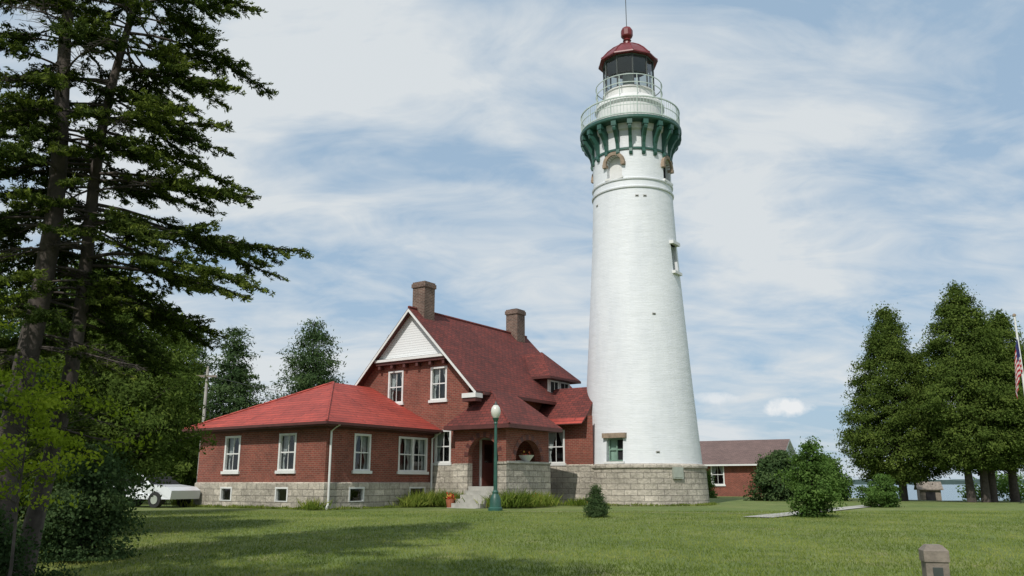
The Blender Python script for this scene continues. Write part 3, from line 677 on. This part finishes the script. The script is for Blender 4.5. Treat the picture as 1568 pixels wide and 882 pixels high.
for z in (2.0,2.5,2.98): tbox(mb,PHL,-.40,.40,2.53,2.59,z,z+.06,M['greenwin'])
tbox(mb,PHL,-.34,-.04,2.522,2.53,2.02,3.0,M['greenwin'])
tbox(mb,PHR,-.42,.42,2.0,2.36,12.7,12.86,M['white']); tbox(mb,PHR,-.42,.42,2.05,2.40,11.16,11.3,M['white'])
tbox(mb,PHR,-.31,.31,1.905,1.93,11.3,12.7,M['greenwin']); tbox(mb,PHR,-.24,.24,1.931,1.94,11.4,12.6,M['dark'])
for (ph,z) in ((15,2.35),(-67,2.35),(6,15.0),(17,15.0),(20,8.9),(-60,14.9)):
    r=rad(z); tbox(mb,ph-8.7,-.09,.09,r-.1,r+.015,z,z+.1,M['concrete']); tbox(mb,ph-8.7,-.06,.06,r-.1,r+.03,z+.02,z+.06,M['darkmetal'])
for z in (15.55,16.0): mb.lathe(TC,[(rad(z)-.05,z-.06),(rad(z)+.06,z-.045),(rad(z)+.075,z+.02),(rad(z)+.03,z+.06),(rad(z)-.05,z+.07)],72,M['tower'])
mb.lathe(TC,[(2.0,17.55),(2.09,17.57),(2.09,17.68),(2.0,17.7)],72,M['green'])
mb.lathe(TC,[(2.0,18.6),(2.14,18.7),(2.2,19.0),(2.0,19.02)],72,M['white'])
mb.build('tower_details',lh)
mb=MB()
mb.lathe(TC,[(1.9,18.98),(2.60,18.98),(2.66,19.0),(2.70,19.06),(2.70,19.20),(2.66,19.22),(1.6,19.225)],72,M['green'])
bp=[(2.0,17.3),(2.12,17.3),(2.17,17.42),(2.14,17.6),(2.2,17.9),(2.34,18.2),(2.5,18.42),(2.6,18.5),(2.64,18.62),(2.64,18.975),(2.0,18.975)]
NB=20
for k in range(NB):
    a=2*math.pi*(k+.5)/NB; n=Vector((math.cos(a),math.sin(a))); t=Vector((-n.y,n.x)); w=.085
    P=lambda r,z,x: Vector((TC.x+n.x*r+t.x*x,TC.y+n.y*r+t.y*x,z))
    aa=[P(r,z,-w) for r,z in bp]; bb=[P(r,z,w) for r,z in bp]; mb.poly(aa,M['green']); mb.poly(bb,M['green'])
    for i in range(len(bp)): j=(i+1)%len(bp); mb.poly([aa[i],aa[j],bb[j],bb[i]],M['green'])
    mb.box(TC,t,n,-.13,.13,2.45,2.67,18.72,18.97,M['green'])
mb.build('gallery_deck_and_brackets',lh)
mb=MB()
def ring(mb,r,z,th,mat,seg=60):
    mb.lathe(TC,[(r-th,z-th),(r+th,z-th),(r+th,z+th),(r-th,z+th),(r-th,z-th)],seg,mat)
for z in (19.32,20.22): ring(mb,2.62,z,.028,M['palegreen'])
ring(mb,2.62,19.78,.014,M['palegreen'])
for k in range(96):
    a=2*math.pi*k/96; x,y=TC.x+2.62*math.cos(a),TC.y+2.62*math.sin(a)
    mb.tube([(x,y,19.22),(x,y,20.22)],.028 if k%8==0 else .012,M['palegreen'],4)
for z in (21.45,21.9): ring(mb,1.78,z,.018,M['palegreen'],40)
for k in range(12):
    a=2*math.pi*k/12+.1; x,y=TC.x+1.78*math.cos(a),TC.y+1.78*math.sin(a)
    mb.tube([(x,y,20.6),(x,y,21.92)],.022,M['palegreen'],4)
mb.build('gallery_railings',lh)
mb=MB()
mb.lathe(TC,[(1.75,19.2),(1.75,20.35),(1.80,20.42),(1.86,20.5),(1.86,20.62),(1.80,20.68),(1.74,20.8),(1.60,20.93),(1.42,21.0),(1.36,21.02),(1.36,21.38),(1.42,21.40),(1.42,21.46),(0,21.47)],60,M['white'])
mb.build('watch_room',lh,smooth=True,angle=30)
mb=MB(); NS=10; ph0=.35; dz=.22
for k in range(NS):
    a=2*math.pi*k/NS+ph0; b=2*math.pi*(k+1)/NS+ph0
    p=lambda t,z,r=1.33: Vector((TC.x+r*math.cos(t),TC.y+r*math.sin(t),z))
    mb.poly([p(a,21.46),p(b,21.46),p(b,23.1+dz),p(a,23.1+dz)],M['glass'])
    mb.tube([p(a,21.46,1.35),p(a,23.15+dz,1.35)],.045,M['darkmetal'],6)
    mb.tube([p(a,22.3,1.345),p(b,22.3,1.345)],.02,M['darkmetal'],4)
    mb.tube([p(a,21.5,1.35),p(b,21.5,1.35)],.04,M['darkmetal'],4); mb.tube([p(a,23.1+dz,1.35),p(b,23.1+dz,1.35)],.05,M['darkmetal'],4)
mb.lathe(TC,[(0,21.48),(.2,21.48),(.16,22.0),(.3,22.05),(.33,22.4),(.3,22.75),(.1,22.85),(0,22.9)],16,M['greypaint'])
mb.build('lantern_room',lh)
mb=MB()
mb.lathe(TC,[(1.2,23.14+dz),(1.60,23.10+dz),(1.64,23.12+dz),(1.62,23.20+dz),(1.50,23.30+dz),(1.20,23.66+dz),(.85,23.98+dz),(.45,24.24+dz),(.2,24.36+dz),(.17,24.5+dz),(.24,24.58+dz),(.17,24.68+dz),(.30,24.8+dz),(.33,24.86+dz),(.33,25.18+dz),(.25,25.33+dz),(.1,25.43+dz),(0,25.46+dz)],NS,M['redpaint'],ph=ph0)
mb.lathe(TC,[(0,23.1+dz),(1.25,23.1+dz),(1.3,23.139+dz)],NS,M['darkmetal'],ph=ph0)
for k in range(NS):
    a=2*math.pi*k/NS+ph0; pts=[Vector((TC.x+r*math.cos(a),TC.y+r*math.sin(a),z+.02+dz)) for r,z in ((1.62,23.20),(1.50,23.30),(1.20,23.66),(.85,23.98),(.45,24.24),(.2,24.36))]
    mb.tube(pts,.03,M['redpaint'],4)
mb.tube([(TC.x,TC.y,25.6),(TC.x,TC.y,28.6)],.022,M['darkmetal'],5)
mb.build('lantern_roof',lh)
mb=MB()
mb.lathe(TC,[(3.18,-.3),(3.15,.0),(3.06,1.55),(3.06,1.66),(3.12,1.68),(3.12,1.80),(2.94,1.88),(2.8,1.9)],96,M['stone'])
st=mb.build('stone_base',lh,smooth=True,angle=30)
bx=MB(); n,t=pr(22); bx.box(TC,t,n,-.26,.26,2.95,3.2,1.2,1.72,M['greypaint']); bx.box(TC,t,n,-.2,.2,3.2,3.215,1.26,1.66,M['greypaint']); bx.build('utility_box',lh)

# ------------------------------------------------------------------ lamp post
lp=empty('street_lamp'); LC=(-.62,32.0); mb=MB(); g0=g(*LC)
mb.lathe(LC,[(0,g0),(.27,g0),(.27,g0+.1),(.22,g0+.14),(.2,g0+.45),(.15,g0+.55),(.11,g0+.62),(.12,g0+.68),(.075,g0+.75),(.062,g0+2.3),(.05,g0+3.2),(.08,g0+3.22),(.06,g0+3.28),(.09,g0+3.34),(.13,g0+3.42),(0,g0+3.43)],16,M['green'])
mb.build('post',lp,smooth=True,angle=30)
mb=MB(); mgl,nt,b=new_mat('lamp_globe_glass'); b.inputs['Base Color'].default_value=(.62,.62,.55,1); b.inputs['Roughness'].default_value=.25
mb.lathe(LC,[(.10,g0+3.43),(.17,g0+3.55),(.19,g0+3.68),(.16,g0+3.82),(.10,g0+3.9),(.07,g0+3.93)],16,mgl); mb.lathe(LC,[(.09,g0+3.92),(.05,g0+3.98),(.015,g0+4.06),(0,g0+4.1)],12,M['darkmetal']); mb.build('globe',lp,smooth=True,angle=60)

# bollard post in the foreground
pb=MB(); px,py=2.72,5.6; gz=g(px,py); ex=Vector((.97,-.24)); ey=Vector((.24,.97)); hz=.60
pb.box((px,py),ex,ey,-.068,.068,-.068,.068,gz-.2,hz-.09,M['wood']); pb.box((px,py),ex,ey,-.075,.075,-.075,.075,hz-.089,hz-.02,M['wood'])
P=lambda x,y,z: Vector((px+ex.x*x+ey.x*y,py+ex.y*x+ey.y*y,z))
lo=[P(-.075,-.075,hz-.02),P(.075,-.075,hz-.02),P(.075,.075,hz-.02),P(-.075,.075,hz-.02)]; hi=[P(-.045,-.045,hz+.015),P(.045,-.045,hz+.015),P(.045,.045,hz+.015),P(-.045,.045,hz+.015)]
pb.poly(hi,M['wood'])
for i in range(4): j=(i+1)%4; pb.poly([lo[i],lo[j],hi[j],hi[i]],M['wood'])
pb.box((px,py),ex,ey,-.03,.03,-.072,-.0681,hz-.18,hz-.12,M['darkmetal'])
ob=pb.build('bollard_post'); bv=ob.modifiers.new('bev','BEVEL'); bv.width=.006; bv.segments=2

# paths
mb=MB()
def strip(mb,pts,w,mat,lift=.012):
    for i in range(len(pts)-1):
        a=Vector(pts[i]);b=Vector(pts[i+1]); d=(b-a).normalized(); n=Vector((-d.y,d.x))*w/2; k=max(1,int((b-a).length/1.5))
        for j in range(k):
            p=a+(b-a)*j/k; q=a+(b-a)*(j+1)/k
            mb.poly([(v.x,v.y,g(v.x,v.y)+lift) for v in (p+n,p-n,q-n,q+n)],mat)
strip(mb,[(7.3,25.6),(10.6,30.4)],.9,M['concrete'],.03); strip(mb,[(10.6,30.4),(17,40)],.9,M['concrete'],.025)
mb.build('concrete_path')
mb=MB(); strip(mb,[(-.3,30.9),(3.5,30.5),(7.3,29.2),(9.2,28.4)],.28,simple('worn_dirt',(.30,.27,.17),.95,.3,4,.2),.015); mb.build('worn_path')

# plants at the foundation
def lilies(name,spots,h,n,seed,spread=.25,mat='lily'):
    rng=np.random.RandomState(seed); P=[];T=[];S_=[];Ln=[]
    for (x,y) in spots:
        k=n; hh=h*rng.uniform(.6,1.2)*rng.uniform(.5,1.1,k); d=rng.normal(size=(k,2))*.6
        c=np.stack([x+rng.normal(size=k)*spread+d[:,0]*hh*.4,y+rng.normal(size=k)*spread+d[:,1]*hh*.4,g(x,y)+hh*.5],1)
        P.append(c);T.append(np.stack([d[:,0],d[:,1],np.ones(k)],1)); Ln.append(hh*.52); S_.append(rng.uniform(0,1)*.6+rng.uniform(0,.4,k))
    P=np.concatenate(P);T=np.concatenate(T);Ln=np.concatenate(Ln);S_=np.concatenate(S_)
    return leaf_obj(name,P,rng.normal(size=P.shape)*np.array([1,1,.2]),Ln,.018,S_,M[mat],T=T)
def along(s0,t0_,s1,t1_,n): return [tuple(H2(s0+(s1-s0)*i/(n-1),t0_+(t1_-t0_)*i/(n-1))) for i in range(n)]
lilies('daylily_bed',along(-.45,4.4,-.45,6.1,8)+along(-.5,6.0,-1.9,5.9,8),.75,150,71)
lilies('daylily_bed',along(-3.9,5.8,-4.6,5.8,5)+along(-4.75,5.9,-4.75,8.6,11),.75,150,72)
lilies('daylily_bed',along(8.3,-.3,9.2,.2,4)+along(.3,-.3,.0,-.4,2),.45,100,73)
lilies('daylily_bed',along(-4.8,10.6,-5.2,11.4,4)+[(3.0,38.0),(3.6,38.4)],.35,110,74)
lilies('grass_tufts',along(0,-.2,8,-.2,30)+along(-.25,0,-.25,5,14)+[(TC.x+3.25*math.cos(a),TC.y+3.25*math.sin(a)) for a in np.linspace(3.5,6.2,30)],.14,60,75,.12,'grassb')
rng=np.random.RandomState(9)
fl=[];
for (x,y,z) in [(pp.x,pp.y,.45)]*60+[(bp_.x,bp_.y,2.28)]*20+[(*H2(-4.75,7+random.random()*1.4),.4) for _ in range(18)]+[(3.3+random.random()*.6,38.1,.22) for _ in range(25)]:
    fl.append((x+rng.normal()*.1,y+rng.normal()*.1,z+rng.normal()*.08))
leaf_obj('flowers',np.array(fl),rng.normal(size=(len(fl),3)),.045,.04,rng.uniform(0,1,len(fl)),M['flower'])

# ------------------------------------------------------------------ outbuilding right
ob=empty('brick_outbuilding'); mb=MB(); fx=Vector((.88,-.475)); fy=Vector((.475,.88)); O=Vector((20.3,65.0))
P=lambda x,y,z: Vector((O.x+fx.x*x+fy.x*y,O.y+fx.y*x+fy.y*y,z))
wall(mb,O-fx*16,O,0,2.6,[(10.9,11.9,.85,2.45)],M['brick'],fy); G2=MB()
window(mb,G2,O-fx*16,fx,fy,10.9,11.9,.9,2.45); G2.build('glass',ob,merge=False)
mb.poly([P(0,0,0),P(0,8,0),P(0,8,2.6),P(0,0,2.6)],M['brick']); mb.poly([P(0,0,2.6),P(0,8,2.6),P(0,4,4.4)],M['clap'])
mb.poly([P(-16,8,0),P(0,8,0),P(0,8,2.6),P(-16,8,2.6)],M['brick']); mb.poly([P(-16,0,0),P(-16,8,0),P(-16,8,2.6),P(-16,4,4.4),P(-16,0,2.6)],M['brick'])
mb.slab([P(-16.4,-.5,2.45),P(.4,-.5,2.45),P(.4,4,4.5),P(-16.4,4,4.5)],.12,M['roof_brown'],M['white'])
mb.slab([P(-16.4,8.5,2.45),P(.4,8.5,2.45),P(.4,4,4.5),P(-16.4,4,4.5)],.12,M['roof_brown'],M['white'])
mb.build('building_body',ob)
ob=empty('red_cottage'); mb=MB(); O=Vector((-24.5,56.0)); P=lambda x,y,z: Vector((O.x+x,O.y+y,z))
wall(mb,O,O+Vector((6,0)),0,3.4,[(2.5,3.4,1.2,2.6)],M['brick'],Vector((0,1)))
wall(mb,O+Vector((6,0)),O+Vector((6,6)),0,3.4,[],M['brick'],Vector((-1,0)))
mb.slab([P(-.4,-.4,3.3),P(6.4,-.4,3.3),P(6.4,3,5.2),P(-.4,3,5.2)],.12,M['roof_dark'],M['white']); mb.slab([P(-.4,6.4,3.3),P(6.4,6.4,3.3),P(6.4,3,5.2),P(-.4,3,5.2)],.12,M['roof_dark'],M['white'])
mb.poly([P(6,0,3.4),P(6,6,3.4),P(6,3,5.1)],M['clap']); G2=MB(); window(mb,G2,O,Vector((1,0)),Vector((0,1)),2.5,3.4,1.2,2.6); mb.build('cottage_body',ob); G2.build('glass',ob,merge=False)
def shed(x,y,w,h):
    mb=MB(); z=g(x,y); O=Vector((x,y)); X=Vector((.95,-.3)); Yv=Vector((.3,.95))
    mb.box(O,X,Yv,-w/2,w/2,-w/2,w/2,z-.3,z+h,M['wood']); P=lambda a,b,c: Vector((x+X.x*a+Yv.x*b,y+X.y*a+Yv.y*b,c))
    q=w/2+.15
    mb.slab([P(-q,-q,z+h),P(q,-q,z+h),P(q,0,z+h+.5),P(-q,0,z+h+.5)],.06,M['wood']); mb.slab([P(-q,q,z+h),P(q,q,z+h),P(q,0,z+h+.5),P(-q,0,z+h+.5)],.06,M['wood'])
    mb.box(O,X,Yv,-.3,.3,-w/2-.02,-w/2-.005,z,z+h*.8,M['dark']); mb.build('wooden_shed')
shed(28.3,58,1.3,.9)
# flagpole
fp=empty('flagpole'); mb=MB(); mb.tube([(24.2,39.2,-.1),(24.2,39.2,4.5),(24.2,39.2,8.8)],.085,M['white'],10,r2=.045); mb.lathe((24.2,39.2),[(0,8.78),(.08,8.84),(.08,8.92),(0,8.98)],10,M['tan']); mb.build('pole',fp,smooth=True)
mb=MB()
nfold=8
for i in range(nfold):
    for j in range(13):
        f=lambda a,b: Vector((24.14-.035*a*(1+.5*b/13), 39.15+.09*(1 if a%2 else -1)*(.4+.05*b), 7.7-b*.12-.07*a-.012*a*a))
        mtl=M['flag_b'] if (i<3 and j<7) else (M['flag_r'] if j%2==0 else M['white'])
        mb.poly([f(i,j),f(i+1,j),f(i+1,j+1),f(i,j+1)],mtl)
mb.build('flag',fp)
# utility pole
UP=(-15.1,41.0)
mb=MB(); mb.tube([(UP[0],UP[1],-.1),(UP[0],UP[1],6.5)],.10,M['concrete'],8,r2=.07); mb.box(UP,Vector((1,0)),Vector((0,1)),-.5,.5,-.14,-.06,6.1,6.2,M['wood']); mb.tube([(UP[0],UP[1],6.5),(UP[0],UP[1],6.65)],.05,M['concrete'],6)
mb.tube([(UP[0],UP[1]-.1,6.2),(UP[0]+2.5,UP[1]-.3,5.6),(-10.6,41.0,5.3)],.012,M['darkmetal'],4); mb.build('utility_pole')
# parked car
car=empty('parked_car'); mb=MB(); O=Vector((-15.8,37.0)); X=Vector((.93,-.37)); Yv=Vector((.37,.93))
sec=[(-2.1,.35),(2.1,.35),(2.15,.7),(1.9,.85),(1.0,.95),(.35,1.42),(-1.1,1.45),(-1.75,1.0),(-2.1,.9)]
P=lambda x,y,z: Vector((O.x+X.x*x+Yv.x*y,O.y+X.y*x+Yv.y*y,z)); mcar=simple('white_car_paint',(.7,.72,.74),.25,.05,2,0)
for y0,y1 in ((-.85,.85),):
    a=[P(x,y0*(1 if z<1 else .85),z) for x,z in sec]; b=[P(x,y1*(1 if z<1 else .85),z) for x,z in sec]
    mb.poly(a,mcar); mb.poly(b,mcar)
    for i in range(len(sec)):
        j=(i+1)%len(sec); mb.poly([a[i],a[j],b[j],b[i]],M['dark'] if (i in (4,6)) else mcar)
mb.poly([P(.8,-.87,1.0),P(-1.5,-.87,1.02),P(-1.0,-.76,1.38),P(.3,-.76,1.36)],M['dark'])
for x in (-1.35,1.3):
    for y in (-.8,.8): mb.tube([P(x,y-.1,.33),P(x,y+.1,.33)],.33,M['rubber'],16); 
    mb.tube([P(x,-.92,.33),P(x,-.88,.33)],.18,M['greypaint'],12)
mb.build('car_body',car)

# ------------------------------------------------------------------ light & sky
S_az=math.atan2(-.42,-.907); el=R(47)
Sd=Vector((math.sin(S_az)*math.cos(el),math.cos(S_az)*math.cos(el),math.sin(el)))
sun=bpy.data.lights.new('sun','SUN'); sun.energy=3.3; sun.angle=R(.9); sun.color=(1,.955,.89)
so=bpy.data.objects.new('sun',sun); scene.collection.objects.link(so); so.rotation_euler=(-Sd).to_track_quat('-Z','Y').to_euler()
w=bpy.data.worlds.new('World'); scene.world=w; w.use_nodes=True; nt=w.node_tree; bg=nt.nodes['Background']
sky=nt.nodes.new('ShaderNodeTexSky'); sky.sky_type='NISHITA'; sky.sun_disc=False; sky.sun_elevation=el; sky.sun_rotation=S_az%(2*math.pi)
sky.air_density=1.0; sky.dust_density=1.0; sky.ozone_density=1.5
tc=nt.nodes.new('ShaderNodeTexCoord'); sp=nt.nodes.new('ShaderNodeSeparateXYZ'); L(nt,tc.outputs['Generated'],sp.inputs[0])
def mth(op,a,b=None,c=None):
    n=nt.nodes.new('ShaderNodeMath'); n.operation=op
    for i,v in enumerate((a,b,c)):
        if v is None: continue
        if isinstance(v,(int,float)): n.inputs[i].default_value=v
        else: L(nt,v,n.inputs[i])
    return n.outputs[0]
zc=mth('ADD',mth('MAXIMUM',sp.outputs[2],0.0),.28)
cx=nt.nodes.new('ShaderNodeCombineXYZ'); L(nt,mth('DIVIDE',sp.outputs[0],zc),cx.inputs[0]); L(nt,mth('DIVIDE',sp.outputs[1],zc),cx.inputs[1])
mp=nt.nodes.new('ShaderNodeMapping'); mp.inputs['Rotation'].default_value=(0,0,R(35)); mp.inputs['Scale'].default_value=(.9,1.6,1); mp.inputs['Location'].default_value=(5.3,2.7,0); L(nt,cx.outputs[0],mp.inputs[0])
n1=noisen(nt,1.35,5,.55,mp.outputs[0],.6); n2=noisen(nt,4.0,6,.62,mp.outputs[0],.9)
cm=mth('ADD',mth('MULTIPLY',n1,.70),mth('MULTIPLY',n2,.30))
cf=ramp(nt,cm,[(.41,.10),(.49,.52),(.58,1.0)])
basec=mixc(nt,sky.outputs[0],(3.5,5.15,6.9),.75)
skyc=mixc(nt,basec,(6.9,7.35,7.65),cf)
def puff(az_px,el_t,wx,wz,fac):
    global skyc
    ax=mth('DIVIDE',sp.outputs[0],sp.outputs[1]); ez_=mth('DIVIDE',sp.outputs[2],sp.outputs[1])
    dx=mth('DIVIDE',mth('SUBTRACT',ax,az_px),wx); dz=mth('DIVIDE',mth('SUBTRACT',ez_,el_t),wz)
    r2=mth('ADD',mth('MULTIPLY',dx,dx),mth('MULTIPLY',dz,dz))
    nz=noisen(nt,45,4,.6,tc.outputs['Generated'])
    v=mth('ADD',mth('SUBTRACT',1.0,r2),mth('MULTIPLY',mth('SUBTRACT',nz,.5),2.6))
    f=nt.nodes.new('ShaderNodeMapRange'); f.inputs[1].default_value=.0; f.inputs[2].default_value=.9; L(nt,v,f.inputs[0])
    front=mth('GREATER_THAN',sp.outputs[1],0.0)
    skyc=mixc(nt,skyc,(8.4,8.6,8.7),mth('MULTIPLY',mth('MULTIPLY',f.outputs[0],fac),front))
puff(.331,.088,.032,.012,.95); puff(.245,.100,.034,.008,.6)
L(nt,skyc,bg.inputs[0]); bg.inputs[1].default_value=.1

# ------------------------------------------------------------------ camera
cam=bpy.data.cameras.new('camera'); co=bpy.data.objects.new('camera',cam); scene.collection.objects.link(co)
cam.sensor_width=36; cam.lens=1270/1568*36; co.location=(0,0,1.0); co.rotation_euler=(R(90+13.25),0,0); cam.clip_end=20000; cam.clip_start=.05
scene.camera=co
scene.view_settings.view_transform='Standard'; scene.view_settings.look='None'; scene.view_settings.exposure=0
